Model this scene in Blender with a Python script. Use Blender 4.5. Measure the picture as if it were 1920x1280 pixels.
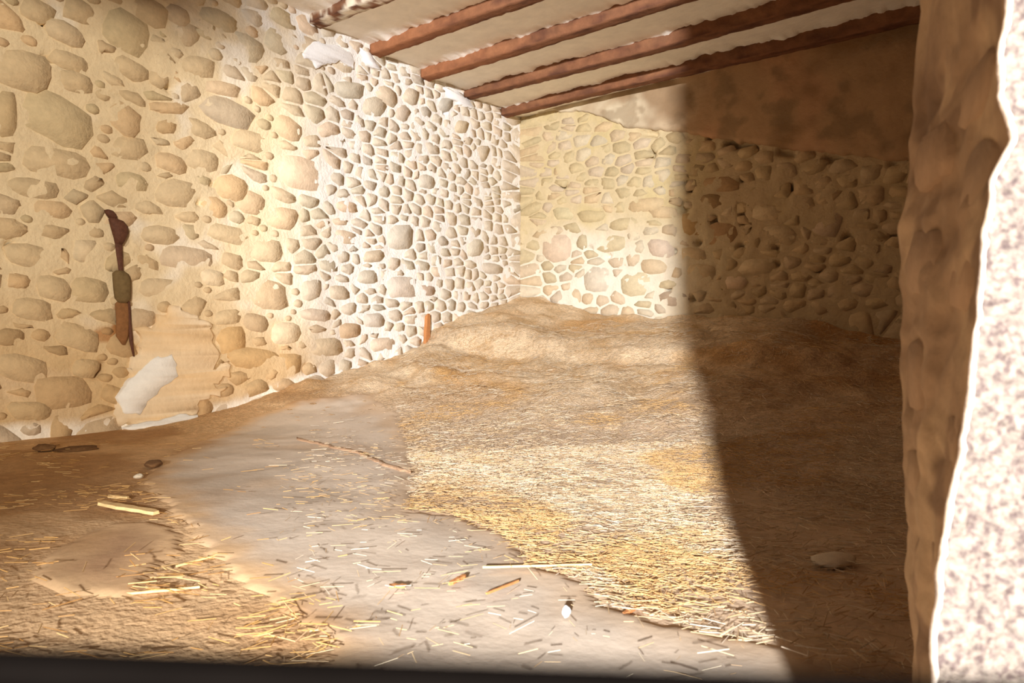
import bpy, bmesh, math, random
import numpy as np
from mathutils import Vector, noise

for o in list(bpy.data.objects):
    bpy.data.objects.remove(o)
scene = bpy.context.scene
COL = scene.collection
rng = random.Random(7)

# ------------------------------------------------------------------ frame of reference
# room axes: x runs along the back wall from the corner, y is 0 at the back wall and
# negative towards the viewer, z up from the barn floor.
F = 1264.0
CAMX, CAMY, CAMZ = 5.612, -8.278, 0.70
VX, UX = 0.821, 0.571          # viewer's right in room axes = (VX, UX), forward = (-UX, VX)

def c2r(X, Y):
    return (CAMX + VX * X - UX * Y, CAMY + UX * X + VX * Y)

# ------------------------------------------------------------------ camera
cam = bpy.data.cameras.new('camera')
cam.sensor_width = 36.0
cam.lens = 36.0 * F / 1920.0
cam.clip_start = 0.01
cam.dof.use_dof = True
cam.dof.focus_distance = 5.0
cam.dof.aperture_fstop = 5.6
camo = bpy.data.objects.new('camera', cam)
camo.location = (CAMX, CAMY, CAMZ)
camo.rotation_euler = (math.radians(90.0), 0, math.atan2(UX, VX))
COL.objects.link(camo)
scene.camera = camo

# ------------------------------------------------------------------ world and light
world = bpy.data.worlds.new('world')
scene.world = world
world.use_nodes = True
bg = world.node_tree.nodes['Background']
bg.inputs['Color'].default_value = (1.0, 0.93, 0.82, 1)
bg.inputs['Strength'].default_value = 0.36

def cam_dir(X, Y, Z):
    return Vector((VX * X - UX * Y, UX * X + VX * Y, Z))

# low warm sun coming over the yard from the right
sun = bpy.data.lights.new('sun', 'SUN')
sun.energy = 2.3
sun.color = (1.0, 0.90, 0.74)
sun.angle = math.radians(5)
suno = bpy.data.objects.new('sun', sun)
d = cam_dir(-0.39, 0.92, -math.tan(math.radians(6.0)))
suno.rotation_euler = d.to_track_quat('-Z', 'Y').to_euler()
suno.location = (8, -14, 5)
COL.objects.link(suno)

# added cool spot outside, stand-in for the unknown source of the central light
key = bpy.data.lights.new('added_key_spot', 'SPOT')
key.energy = 13500
key.color = (0.95, 0.96, 1.0)
key.shadow_soft_size = 0.16
key.spot_size = math.radians(50)
key.spot_blend = 0.6
keyo = bpy.data.objects.new('added_key_spot', key)
kx, ky = c2r(-1.02, -6.5)
keyo.location = (kx, ky, CAMZ + 1.45)
d = cam_dir(0.262, 1.0, -0.02)
keyo.rotation_euler = d.to_track_quat('-Z', 'Y').to_euler()
COL.objects.link(keyo)

vs = scene.view_settings
vs.view_transform = 'Standard'
vs.look = 'None'
vs.gamma = 1.0
vs.use_curve_mapping = False
vs.exposure = -0.08

# ------------------------------------------------------------------ helpers
def srgb(r, g, b):
    def f(c):
        c /= 255.0
        return c / 12.92 if c <= 0.04045 else ((c + 0.055) / 1.055) ** 2.4
    return (f(r), f(g), f(b))

def fb(x, y, z=0.0, oct=3):
    return noise.fractal(Vector((x, y, z)), 1.0, 2.0, oct)

def smooth(a, b, x):
    if a == b:
        return 1.0 if x > a else 0.0
    t = min(1, max(0, (x - a) / (b - a)))
    return t * t * (3 - 2 * t)

def lerp3(a, b, t):
    return tuple(a[i] * (1 - t) + b[i] * t for i in range(3))

def interp(x, pts):
    if x <= pts[0][0]:
        return pts[0][1]
    for (x0, y0), (x1, y1) in zip(pts, pts[1:]):
        if x <= x1:
            return y0 + (y1 - y0) * (x - x0) / (x1 - x0)
    return pts[-1][1]

def mat(name, color=(0.5, 0.5, 0.5), attr=None, rough=0.9, nscale=18.0, namp=0.16, bump=0.3, bscale=60.0, spec=0.2, bdist=0.01, second=None):
    m = bpy.data.materials.new(name)
    m.use_nodes = True
    nt = m.node_tree
    N, L = nt.nodes, nt.links
    bs = N['Principled BSDF']
    bs.inputs['Roughness'].default_value = rough
    bs.inputs['Specular IOR Level'].default_value = spec
    tc = N.new('ShaderNodeTexCoord')
    geo = N.new('ShaderNodeNewGeometry')
    nz = N.new('ShaderNodeTexNoise')
    nz.inputs['Scale'].default_value = nscale
    nz.inputs['Detail'].default_value = 6
    nz.inputs['Roughness'].default_value = 0.65
    L.new(geo.outputs['Position'], nz.inputs['Vector'])
    mr = N.new('ShaderNodeMapRange')
    mr.inputs['From Min'].default_value = 0.25
    mr.inputs['From Max'].default_value = 0.75
    mr.inputs['To Min'].default_value = 1 - namp
    mr.inputs['To Max'].default_value = 1 + namp
    L.new(nz.outputs['Fac'], mr.inputs['Value'])
    mul = N.new('ShaderNodeVectorMath')
    mul.operation = 'SCALE'
    if attr:
        at = N.new('ShaderNodeAttribute')
        at.attribute_name = attr
        src = at.outputs['Color']
    else:
        rgb = N.new('ShaderNodeRGB')
        rgb.outputs[0].default_value = (*color, 1)
        src = rgb.outputs[0]
    if second:
        c2, scale2, lo, hi = second
        n2 = N.new('ShaderNodeTexNoise')
        n2.inputs['Scale'].default_value = scale2
        n2.inputs['Detail'].default_value = 4
        L.new(geo.outputs['Position'], n2.inputs['Vector'])
        m2 = N.new('ShaderNodeMapRange')
        m2.inputs['From Min'].default_value = lo
        m2.inputs['From Max'].default_value = hi
        L.new(n2.outputs['Fac'], m2.inputs['Value'])
        mx = N.new('ShaderNodeMix')
        mx.data_type = 'RGBA'
        L.new(m2.outputs['Result'], mx.inputs['Factor'])
        L.new(src, mx.inputs['A'])
        mx.inputs['B'].default_value = (*c2, 1)
        src = mx.outputs['Result']
    L.new(src, mul.inputs[0])
    L.new(mr.outputs['Result'], mul.inputs['Scale'])
    L.new(mul.outputs['Vector'], bs.inputs['Base Color'])
    if bump:
        n3 = N.new('ShaderNodeTexNoise')
        n3.inputs['Scale'].default_value = bscale
        n3.inputs['Detail'].default_value = 5
        L.new(geo.outputs['Position'], n3.inputs['Vector'])
        bp = N.new('ShaderNodeBump')
        bp.inputs['Strength'].default_value = bump
        bp.inputs['Distance'].default_value = bdist
        L.new(n3.outputs['Fac'], bp.inputs['Height'])
        L.new(bp.outputs['Normal'], bs.inputs['Normal'])
    return m

M = {
    'mortar': mat('lime_mortar', attr='Col', nscale=9, namp=0.10, bump=0.5, bscale=35, bdist=0.02),
    'stone': mat('rubble_stone', attr='Col', nscale=14, namp=0.14, bump=0.4, bscale=40, bdist=0.015),
    'plaster': mat('lime_plaster', attr='Col', nscale=5, namp=0.10, bump=0.3, bscale=25, bdist=0.02),
    'ceil': mat('ceiling_plaster', srgb(250, 243, 230), nscale=4, namp=0.10, bump=0.25, bscale=20, bdist=0.02),
    'beam': mat('beam_wood', attr='Col', nscale=10, namp=0.25, bump=0.5, bscale=40, bdist=0.01),
    'floor': mat('earth_floor', attr='Col', nscale=12, namp=0.22, bump=0.5, bscale=45, bdist=0.015),
    'screed': mat('cement_screed', attr='Col', nscale=6, namp=0.10, bump=0.25, bscale=30, bdist=0.008, rough=0.75, spec=0.3),
    'heap': mat('chaff', attr='Col', nscale=30, namp=0.35, bump=0.9, bscale=70, bdist=0.02),
    'straw': mat('straw', attr='Col', nscale=20, namp=0.1, bump=0, rough=0.55, spec=0.35),
    'jamb': mat('jamb_render', attr='Col', nscale=14, namp=0.2, bump=0.5, bscale=60, bdist=0.006),
    'stucco': mat('pebble_stucco', srgb(136, 124, 112), nscale=100, namp=0.45, bump=1.0, bscale=170, bdist=0.006, second=(srgb(92, 78, 74), 125, 0.44, 0.66)),
    'iron': mat('rusty_iron', srgb(96, 62, 48), nscale=40, namp=0.35, bump=0.5, bscale=120, rough=0.7, bdist=0.004),
    'greywood': mat('grey_weathered_wood', srgb(118, 98, 66), nscale=30, namp=0.25, bump=0.4, bscale=90, bdist=0.004),
    'rustwood': mat('rust_stained_wood', srgb(140, 98, 62), nscale=30, namp=0.25, bump=0.4, bscale=90, bdist=0.004),
    'chip': mat('pale_split_wood', srgb(232, 196, 138), nscale=30, namp=0.15, bump=0.3, bscale=90, bdist=0.003),
    'redchip': mat('red_brown_wood', srgb(190, 128, 78), nscale=30, namp=0.2, bump=0.3, bscale=90, bdist=0.003),
    'lime': mat('white_lime', srgb(246, 243, 238), nscale=20, namp=0.06, bump=0.4, bscale=60, bdist=0.006),
    'rail': mat('blackened_wood', srgb(14, 11, 9), spec=0.0, nscale=30, namp=0.3, bump=0.4, bscale=90, bdist=0.003),
    'pebble': mat('pale_pebble', srgb(205, 190, 165), nscale=30, namp=0.15, bump=0.3, bscale=90, bdist=0.003),
    'clod': mat('dark_clod', srgb(112, 80, 50), nscale=30, namp=0.25, bump=0.4, bscale=90, bdist=0.004),
    'ground': mat('yard_earth', srgb(190, 160, 122), nscale=3, namp=0.15, bump=0.3, bscale=20, bdist=0.02),
    'wall': mat('rough_render', srgb(128, 98, 70), nscale=5, namp=0.15, bump=0.4, bscale=25, bdist=0.02),
}

def mesh_obj(name, verts, faces, material, parent=None, loc=(0, 0, 0), cols=None, smooth_shade=True):
    me = bpy.data.meshes.new(name)
    me.from_pydata(verts, [], faces)
    if smooth_shade:
        me.shade_smooth()
    if cols is not None:
        a = me.color_attributes.new('Col', 'FLOAT_COLOR', 'POINT')
        arr = np.ones((len(verts), 4), dtype=np.float32)
        arr[:, :3] = np.asarray(cols, dtype=np.float32)
        a.data.foreach_set('color', arr.ravel())
    me.materials.append(material)
    o = bpy.data.objects.new(name, me)
    o.location = loc
    COL.objects.link(o)
    if parent:
        o.parent = parent
    return o

def tag(o, label, cat=None, group=None, kind=None):
    o['label'] = label
    if cat:
        o['category'] = cat
    if group:
        o['group'] = group
    if kind:
        o['kind'] = kind
    return o

def struct(o, label, cat=None):
    o['kind'] = 'structure'
    o['label'] = label
    if cat:
        o['category'] = cat
    return o

def grid_faces(nu, nv, flip=False):
    fs = []
    for j in range(nv - 1):
        for i in range(nu - 1):
            a = j * nu + i
            q = (a, a + 1, a + nu + 1, a + nu)
            fs.append(q[::-1] if flip else q)
    return fs

def box_data(x0, x1, y0, y1, z0, z1):
    v = [(x0, y0, z0), (x1, y0, z0), (x1, y1, z0), (x0, y1, z0), (x0, y0, z1), (x1, y0, z1), (x1, y1, z1), (x0, y1, z1)]
    f = [(0, 3, 2, 1), (4, 5, 6, 7), (0, 1, 5, 4), (1, 2, 6, 5), (2, 3, 7, 6), (3, 0, 4, 7)]
    return v, f

# pixel of the photograph -> point of a plane in the place
def pix_left(px, py):            # left wall, returns (t, z): distance from the corner, height
    q = (px - 960) / F
    t = (10 * q - 0.119) / (0.821 * q - 0.571)
    Y = 10 - 0.821 * t
    return t, CAMZ + (640 - py) / F * Y

def pix_back(px, py):            # back wall, returns (s, z)
    q = (px - 960) / F
    s = (10 * q - 0.119) / (0.821 + 0.571 * q)
    Y = 10 - 0.571 * s
    return s, CAMZ + (640 - py) / F * Y

def pix_floor(px, py, z=0.0):
    Y = (CAMZ - z) * F / (py - 640)
    return c2r((px - 960) / F * Y, Y)

def poly_contains(poly, x, y):
    c = False
    n = len(poly)
    j = n - 1
    for i in range(n):
        xi, yi = poly[i]
        xj, yj = poly[j]
        if (yi > y) != (yj > y) and x < (xj - xi) * (y - yi) / (yj - yi) + xi:
            c = not c
        j = i
    return c

# ------------------------------------------------------------------ heap height
HL = [(0, 1.0), (0.9, .82), (1.7, .68), (1.95, .60), (2.2, .45), (3.1, .32), (3.95, .2), (4.6, .08), (5.2, 0.02), (6.0, -0.03), (20, -0.05)]
HB = [(0, 1.38), (0.4, 1.32), (.775, 1.24), (1.27, 1.10), (2.29, 1.02), (3.9, 1.01), (4.96, .72), (6.3, .5)]

def heap_z(x, y):
    t = -y
    k = 1.0 + 0.10 * smooth(0, 2, x)
    h = interp(x, HB) * interp(t * k, HL)
    body = smooth(0.02, 0.3, h)
    h += body * (0.055 * fb(x * 1.3, y * 1.3, 3.1, 3) + 0.03 * fb(x * 4, y * 4, 9.0, 2))
    # a hollow by the far right and a slumped lip in the middle
    h -= 0.16 * math.exp(-(((x - 4.3) / .5) ** 2 + ((t - 0.35) / .35) ** 2))
    r = math.hypot((x - 1.15), (t - 2.35))
    h += 0.09 * math.exp(-((r - 0.75) / 0.22) ** 2) * smooth(0.3, -0.5, (x - 1.6)) * body
    return h

def surf_z(x, y):
    return max(heap_z(x, y), 0.0 + 0.012 * fb(x * 1.7, y * 1.7, 5.0, 3))

def pix_floor(px, py, z=0.0):
    """first point of the floor or heap seen along a picture ray"""
    dx, dz = (px - 960) / F, (640 - py) / F
    Y = 0.9
    while Y < 12:
        x, y = c2r(dx * Y, Y)
        if CAMZ + dz * Y < surf_z(max(0, x), min(0, y)) + .01 or x < 0.02 or y > -0.02:
            break
        Y += 0.02
    lo, hi = Y - .02, Y
    for _ in range(8):
        Y = (lo + hi) / 2
        x, y = c2r(dx * Y, Y)
        if CAMZ + dz * Y < surf_z(max(0, x), min(0, y)) + .01 or x < 0.02 or y > -0.02:
            hi = Y
        else:
            lo = Y
    return x, y

# ------------------------------------------------------------------ floor
DIRT = srgb(218, 180, 134)
DIRT_DARK = srgb(186, 144, 98)
DUST = srgb(214, 196, 174)
def pf(pts):
    return [pix_floor(*p) for p in pts]
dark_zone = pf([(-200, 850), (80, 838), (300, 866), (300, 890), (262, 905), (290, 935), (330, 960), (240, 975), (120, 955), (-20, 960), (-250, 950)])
def floor_color(x, y):
    n = fb(x * 1.1, y * 1.1, 1.0, 4)
    c = lerp3(DIRT, DIRT_DARK, smooth(0.0, 0.5, n))
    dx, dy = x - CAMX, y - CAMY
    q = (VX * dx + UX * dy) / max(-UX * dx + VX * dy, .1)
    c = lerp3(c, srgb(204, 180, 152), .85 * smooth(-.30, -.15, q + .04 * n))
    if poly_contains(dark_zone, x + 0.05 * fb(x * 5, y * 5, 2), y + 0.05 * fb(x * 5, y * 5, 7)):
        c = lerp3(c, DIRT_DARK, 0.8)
    return c

def build_floor():
    x0, x1, y0, y1 = -0.1, 7.0, -11.2, 0.1
    nu, nv = 170, 270
    vs_, cs = [], []
    for j in range(nv):
        y = y0 + (y1 - y0) * j / (nv - 1)
        for i in range(nu):
            x = x0 + (x1 - x0) * i / (nu - 1)
            vs_.append((x, y, 0.012 * fb(x * 1.7, y * 1.7, 5.0, 3) - 0.004))
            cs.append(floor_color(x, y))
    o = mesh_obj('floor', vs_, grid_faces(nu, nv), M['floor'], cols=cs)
    return struct(o, 'brown earth floor strewn with dirt and chaff')
floor = build_floor()

def edge_dist(poly, x, y):
    best = 9
    for i in range(len(poly)):
        ax, ay = poly[i]
        bx, by = poly[(i + 1) % len(poly)]
        L2 = (bx - ax) ** 2 + (by - ay) ** 2 + 1e-9
        t = min(1, max(0, ((x - ax) * (bx - ax) + (y - ay) * (by - ay)) / L2))
        best = min(best, math.hypot(x - ax - t * (bx - ax), y - ay - t * (by - ay)))
    return best

def screed(name, poly_px, rough, color=DUST, seed=0.0):
    base = pf(poly_px)
    st = 0.024
    x0, x1 = min(p[0] for p in base) - .1, max(p[0] for p in base) + .1
    y0, y1 = min(p[1] for p in base) - .1, max(p[1] for p in base) + .1
    xs, ys = list(np.arange(x0, x1, st)), list(np.arange(y0, y1, st))
    V, C, ins = [], [], []
    for y in ys:
        for x in xs:
            inn = poly_contains(base, x + rough * fb(x * 5, y * 5, seed, 3), y + rough * fb(x * 5, y * 5, seed + 4, 3)) and x > 0.02
            ins.append(inn)
            V.append((x, y, surf_z(x, y) + (.005 + .002 * fb(x * 3, y * 3, 2) if inn else -.006)))
            n = fb(x * 1.5, y * 1.5, seed + 9, 4)
            c = lerp3(color, tuple(q * .84 for q in color), smooth(0, .5, n))
            c = lerp3(c, srgb(188, 150, 106), smooth(.05, .45, fb(x * .9, y * .9, seed + 19, 3)) * .5)
            e = edge_dist(base, x, y) if inn else 0
            C.append(lerp3(floor_color(x, y), c, smooth(-.02, .20, e + .06 * fb(x * 8, y * 8, 6, 2))))
    nu = len(xs)
    fs = [f for f in grid_faces(nu, len(ys)) if any(ins[k] for k in f)]
    used = sorted({k for f in fs for k in f})
    idx = {k: i for i, k in enumerate(used)}
    return mesh_obj(name, [V[k] for k in used], [tuple(idx[k] for k in f) for f in fs], M['screed'], floor, cols=[C[k] for k in used])

SCREED_MAIN = [(560, 748), (690, 738), (745, 775), (768, 840), (775, 900), (765, 955), (850, 965), (940, 1000), (1000, 1060), (1090, 1085), (1125, 1130), (1240, 1160), (1330, 1190), (1480, 1210), (1600, 1290), (1700, 1500), (500, 1500), (640, 1220), (590, 1165), (535, 1125), (470, 1085), (400, 1025), (345, 975), (300, 930), (275, 895), (300, 860), (400, 815), (470, 780)]
SCREED_SMALL = [(215, 975), (275, 972), (345, 995), (335, 1030), (265, 1070), (240, 1110), (130, 1100), (60, 1080), (100, 1030)]
sc1 = screed('cement_screed', SCREED_MAIN, 0.035)
sc1['label'] = 'worn grey cement screed in the middle of the floor'
sc2 = screed('cement_screed', SCREED_SMALL, 0.03, color=srgb(186, 146, 108), seed=3.0)
sc2['label'] = 'small dusty patch of cement screed on the left'
screed_main_xy = pf(SCREED_MAIN)
screed_small_xy = pf(SCREED_SMALL)

def crack(px):
    V, fs = [], []
    rnd = random.Random(2)
    pts = pf(px)
    dense = []
    for a, b in zip(pts, pts[1:]):
        for k in range(6):
            dense.append((a[0] + (b[0] - a[0]) * k / 6, a[1] + (b[1] - a[1]) * k / 6))
    for k, (x, y) in enumerate(dense):
        x += rnd.uniform(-.012, .012)
        y += rnd.uniform(-.012, .012)
        w = .012 * rnd.uniform(.5, 1.3) * (1 if 0 < k < len(dense) - 1 else .3)
        z = surf_z(x, y) + .004
        V += [(x - UX * w, y + VX * w, z), (x, y, z + .018), (x + UX * w, y - VX * w, z)]
    for k in range(len(dense) - 1):
        p = k * 3
        fs += [(p, p + 3, p + 4, p + 1), (p + 1, p + 4, p + 5, p + 2)]
    o = mesh_obj('crack_ridge', V, fs, M['screed'], floor, cols=[srgb(176, 140, 108)] * len(V))
    o['label'] = 'ragged raised crack across the cement'
crack([(552, 822), (600, 832), (640, 842), (670, 848), (700, 862), (725, 874), (780, 886)])

# yard outside
v_, f_ = box_data(-14, 24, -40, 6, -0.4, -0.06)
struct(mesh_obj('ground', v_, f_, M['ground'], smooth_shade=False), 'sandy earth of the yard outside the opening')

# ------------------------------------------------------------------ stone packing
def clip(poly, nx, ny, c):
    out = []
    n = len(poly)
    for i in range(n):
        a, b = poly[i], poly[(i + 1) % n]
        da, db = nx * a[0] + ny * a[1] - c, nx * b[0] + ny * b[1] - c
        if da <= 0:
            out.append(a)
        if (da < 0 < db) or (db < 0 < da):
            t = da / (da - db)
            out.append((a[0] + (b[0] - a[0]) * t, a[1] + (b[1] - a[1]) * t))
    return out

def pack(sites, fixed, an, bounds):
    """bounded cells of sites among sites and fixed; z is stretched by an"""
    S = np.array([(a, z * an) for a, z in sites])
    A = np.array([(a, z * an) for a, z in list(sites) + list(fixed)])
    cells = []
    for i in range(len(S)):
        d2 = ((A - S[i]) ** 2).sum(1)
        idx = np.argsort(d2)[1:30]
        x, y = S[i]
        poly = [(x - .45, y - .45), (x + .45, y - .45), (x + .45, y + .45), (x - .45, y + .45)]
        for j in idx:
            mx, my = (x + A[j][0]) / 2, (y + A[j][1]) / 2
            nx, ny = A[j][0] - x, A[j][1] - y
            poly = clip(poly, nx, ny, nx * mx + ny * my)
            if len(poly) < 3:
                break
        cells.append([(a, b / an) for a, b in poly])
    return cells

def round_poly(poly, gap, rnd, jit):
    cx = sum(p[0] for p in poly) / len(poly)
    cz = sum(p[1] for p in poly) / len(poly)
    # merge close corners
    pts = []
    for p in poly:
        if not pts or math.hypot(p[0] - pts[-1][0], p[1] - pts[-1][1]) > 0.03:
            pts.append(p)
    if len(pts) < 3:
        return None
    out = []
    for p in pts:
        r = math.hypot(p[0] - cx, p[1] - cz)
        k = max(0.45, 1 - gap / max(r, 0.03))
        out.append((cx + (p[0] - cx) * k, cz + (p[1] - cz) * k))
    n = len(out)
    res = []
    for i in range(n):
        a, b = out[i], out[(i + 1) % n]
        for t in (0.14, 0.86):
            res.append((a[0] + (b[0] - a[0]) * t + rnd.uniform(-jit, jit), a[1] + (b[1] - a[1]) * t + rnd.uniform(-jit, jit)))
    return res

def stone_geo(poly, h, rnd, to3):
    """low boulder face: rim sunk in the mortar, shoulder ring, crown"""
    n = len(poly)
    cx = sum(p[0] for p in poly) / n
    cz = sum(p[1] for p in poly) / n
    ta, tz = rnd.uniform(-.06, .06), rnd.uniform(-.06, .06)
    V = []
    for p in poly:
        V.append((p[0], p[1], -0.03))
    for p in poly:
        a, z = cx + (p[0] - cx) * .94, cz + (p[1] - cz) * .94
        V.append((a, z, h * rnd.uniform(.7, 1.0) + ta * (a - cx) + tz * (z - cz)))
    V.append((cx + rnd.uniform(-.01, .01), cz, h * 1.15))
    Fc = []
    for i in range(n):
        j = (i + 1) % n
        Fc.append((i, j, n + j, n + i))
        Fc.append((n + i, n + j, 2 * n))
    c3 = to3(cx, cz, 0)
    vv = []
    for a, z, hh in V:
        p = to3(a, z, hh)
        vv.append((p[0] - c3[0], p[1] - c3[1], p[2] - c3[2]))
    # face outward: compare the first crown triangle with the outward direction
    out = Vector(to3(cx, cz, 1)) - Vector(c3)
    a, b, c = (Vector(vv[k]) for k in Fc[1])
    if (b - a).cross(c - a).dot(out) < 0:
        Fc = [f[::-1] for f in Fc]
    return vv, Fc, c3

def manual_poly(px, py, w, h, ang, proj, rnd):
    pts = []
    n = 11
    ca, sa = math.cos(math.radians(ang)), math.sin(math.radians(ang))
    ph = rnd.uniform(0, 6.28)
    for i in range(n):
        th = 2 * math.pi * i / n
        c, s = math.cos(th), math.sin(th)
        e = 0.72
        x = math.copysign(abs(c) ** e, c) * w / 2
        y = math.copysign(abs(s) ** e, s) * h / 2
        k = 1.16 + 0.12 * math.sin(2 * th + ph) + rnd.uniform(-.12, .12)
        pts.append(proj(px + (x * ca - y * sa) * k, py + (x * sa + y * ca) * k))
    return pts

def build_stones(wall, manual, sites, proj, to3, palette, an, bounds, gap, hrange, seed, limit, size_px, keep=None, tone=None, hmul=None, gaps=None):
    rnd = random.Random(seed)
    entries = []
    fixed = []
    ell = []
    for (px, py, w, h, ang, col) in manual:
        poly = manual_poly(px, py, w, h, ang, proj, rnd)
        cx = sum(p[0] for p in poly) / len(poly)
        cz = sum(p[1] for p in poly) / len(poly)
        fixed.append((cx, cz))
        for p in poly:
            fixed.append((cx + (p[0] - cx) * .78, cz + (p[1] - cz) * .78))
        ell.append([(cx + (p[0] - cx) * 1.08, cz + (p[1] - cz) * 1.08) for p in poly])
        entries.append((poly, lerp3(srgb(*col), tone(cx, cz), .22 + .26 * smooth(3, 4.5, cx)), True))
    use = [s for s in sites if not any(poly_contains(e, *s) for e in ell)]
    cells = pack(use, fixed, an, bounds)
    for (a, z), poly in zip(use, cells):
        if len(poly) < 3 or (keep and not keep(a, z)):
            continue
        g = gap * rnd.uniform(0.6, 1.9)
        rp = round_poly(poly, g, rnd, 0.007)
        if not rp:
            continue
        w = max(p[0] for p in rp) - min(p[0] for p in rp)
        hh = max(p[1] for p in rp) - min(p[1] for p in rp)
        if w < .04 or hh < .03:
            continue
        col = palette(a, z, rnd)
        entries.append((rp, lerp3(col, tone(a, z), .2 + .18 * smooth(3, 4.5, a)), False))
    # small pinning stones in the gaps that are left
    if gaps:
        ga0, ga1, gz0, gz1, tries = gaps
        bp = []
        cen = []
        def outline(poly):
            m = len(poly)
            return [(poly[i][0] + (poly[(i + 1) % m][0] - poly[i][0]) * k / 4, poly[i][1] + (poly[(i + 1) % m][1] - poly[i][1]) * k / 4) for i in range(m) for k in range(4)]
        def mid(poly):
            return (sum(p[0] for p in poly) / len(poly), sum(p[1] for p in poly) / len(poly))
        for e in entries:
            bp += outline(e[0])
            cen.append(mid(e[0]))
        B = np.array(bp)
        polys = [e[0] for e in entries]
        Cn = np.array(cen)
        for _ in range(tries):
            a, z = rnd.uniform(ga0, ga1), rnd.uniform(gz0, gz1)
            if keep and not keep(a, z):
                continue
            el = 1.35
            d = math.sqrt((((B - (a, z)) * (1 / el, 1)) ** 2).sum(1).min())
            if d < .036:
                continue
            near = np.nonzero(((Cn - (a, z)) ** 2).sum(1) < .2)[0]
            if any(poly_contains(polys[k], a, z) for k in near):
                continue
            r = min(d - .007, .11)
            n = 10
            poly = [(a + r * el * math.cos(6.2832 * k / n) * rnd.uniform(.86, 1.06), z + r * math.sin(6.2832 * k / n) * rnd.uniform(.86, 1.06)) for k in range(n)]
            entries.append((poly, lerp3(palette(a, z, rnd), tone(a, z), .2 + .2 * smooth(3, 4.5, a)), False))
            polys.append(poly)
            Cn = np.vstack([Cn, (a, z)])
            B = np.vstack([B, outline(poly)])
    # largest in the picture first
    def px_area(e):
        cx = sum(p[0] for p in e[0]) / len(e[0])
        cz = sum(p[1] for p in e[0]) / len(e[0])
        w = max(p[0] for p in e[0]) - min(p[0] for p in e[0])
        h = max(p[1] for p in e[0]) - min(p[1] for p in e[0])
        return size_px(cx, cz) * math.sqrt(w * h)
    entries.sort(key=px_area, reverse=True)
    rv, rf, rc = [], [], []
    for k, (poly, col, man) in enumerate(entries):
        vv, ff, c3 = stone_geo(poly, rnd.uniform(*hrange) * (hmul(poly[0][0]) if hmul else 1), rnd, to3)
        if k < limit:
            mesh_obj('stone', vv, ff, M['stone'], wall, c3, cols=[col] * len(vv))
        else:
            o = len(rv)
            rv += [(v[0] + c3[0], v[1] + c3[1], v[2] + c3[2]) for v in vv]
            rf += [tuple(i + o for i in f) for f in ff]
            rc += [col] * len(vv)
    if rv:
        o = mesh_obj('small_stones', rv, rf, M['stone'], wall, cols=rc)
        o['kind'] = 'stuff'
        o['label'] = 'smaller rubble stones set in the mortar'

def rubble_sites(a0, a1, z0, z1, rh, rw, seed):
    rnd = random.Random(seed)
    out = []
    z = z0
    while z < z1:
        h = rnd.uniform(*rh)
        a = a0 + rnd.uniform(0, .2)
        while a < a1:
            w = rnd.uniform(*rw)
            if rnd.random() < .16 and h > .12:
                out.append((a + w * .4, z + h * .28))
                out.append((a + w * .5, z + h * .78))
            else:
                out.append((a + w / 2, z + h / 2 + rnd.uniform(-.3, .3) * h + .05 * fb(a * .8, z, 4)))
            a += w
        z += h
    return out

# ------------------------------------------------------------------ left wall
WALL_TOP = 4.16
MORT_WARM = srgb(232, 212, 176)
MORT_WHITE = srgb(250, 246, 238)
rust_poly = None
def lw_color(t, z):
    w = smooth(4.6, 3.2, t + 0.35 * fb(t * 1.2, z * 1.2, 2.0, 3))
    w = max(w * 0.85, smooth(0.15, 0.45, fb(t * 1.6, z * 1.6, 8.0, 3)) * .5)
    c = lerp3(MORT_WARM, MORT_WHITE, w)
    # fresh limewash round the beam ends
    top = smooth(3.45, 3.75, z + 0.12 * fb(t * 3, z * 3, 1)) * smooth(4.9, 4.2, t) * smooth(-0.1, .2, fb(t * 2.2, z * 2.2, 31))
    c = lerp3(c, srgb(248, 244, 236), top * .8)
    # earth splashed on the lower part
    low = smooth(1.5, 0.3, z + 0.3 * fb(t * 1.5, z * 1.5, 12)) * smooth(2.8, 4.2, t)
    c = lerp3(c, srgb(205, 172, 126), low * .85)
    # white lime at the very foot
    foot = smooth(0.12, 0.02, z - interp(t, [(0, 1.4), (1.9, .9), (2.2, .6), (3.95, .28), (5, 0), (9, 0.06)]) + .05 * fb(t * 4, z * 4, 3)) 
    c = lerp3(c, srgb(250, 246, 238), foot * .75)
    # rust and soot run below the iron hanger
    for (ct, cz, rt, rz, col, k) in RUST:
        q = ((t - ct + 0.02 * fb(t * 9, z * 9, 5)) / rt) ** 2 + ((z - cz) / rz) ** 2
        if q < 2:
            c = lerp3(c, col, k * smooth(1.5, .4, q))
    return c

_r = lambda px, py: pix_left(px, py)
RUST = []
for (px, py, rt, rz, col, k) in [(222, 605, .055, .17, srgb(160, 104, 54), .95), (200, 628, .12, .06, srgb(176, 124, 74), .8), (246, 645, .022, .11, srgb(140, 88, 46), .95), (185, 690, .05, .07, srgb(150, 112, 72), .5)]:
    t_, z_ = _r(px, py)
    RUST.append((t_, z_, rt, rz, col, k))
HOLES_L = [(318, 163, .035), (84, 40, .03), (88, 113, .03), (190, 690, .04), (182, 702, .03), (402, 640, .03), (575, 690, .035), (400, 345, .025), (375, 380, .025), (540, 500, .03), (20, 460, .03), (835, 210, .025)]
HOLES_L = [(*pix_left(a, b), r) for a, b, r in HOLES_L]

def lw_off(t, z):
    h = 0.010 * fb(t * 2.5, z * 2.5, 2.2, 3) + 0.010 * fb(t * 8, z * 8, 6.0, 3)
    for (ct, cz, r) in HOLES_L:
        q = ((t - ct) ** 2 + (z - cz) ** 2) / (r * r)
        if q < 4:
            h -= 0.09 * math.exp(-q)
    return h

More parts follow.
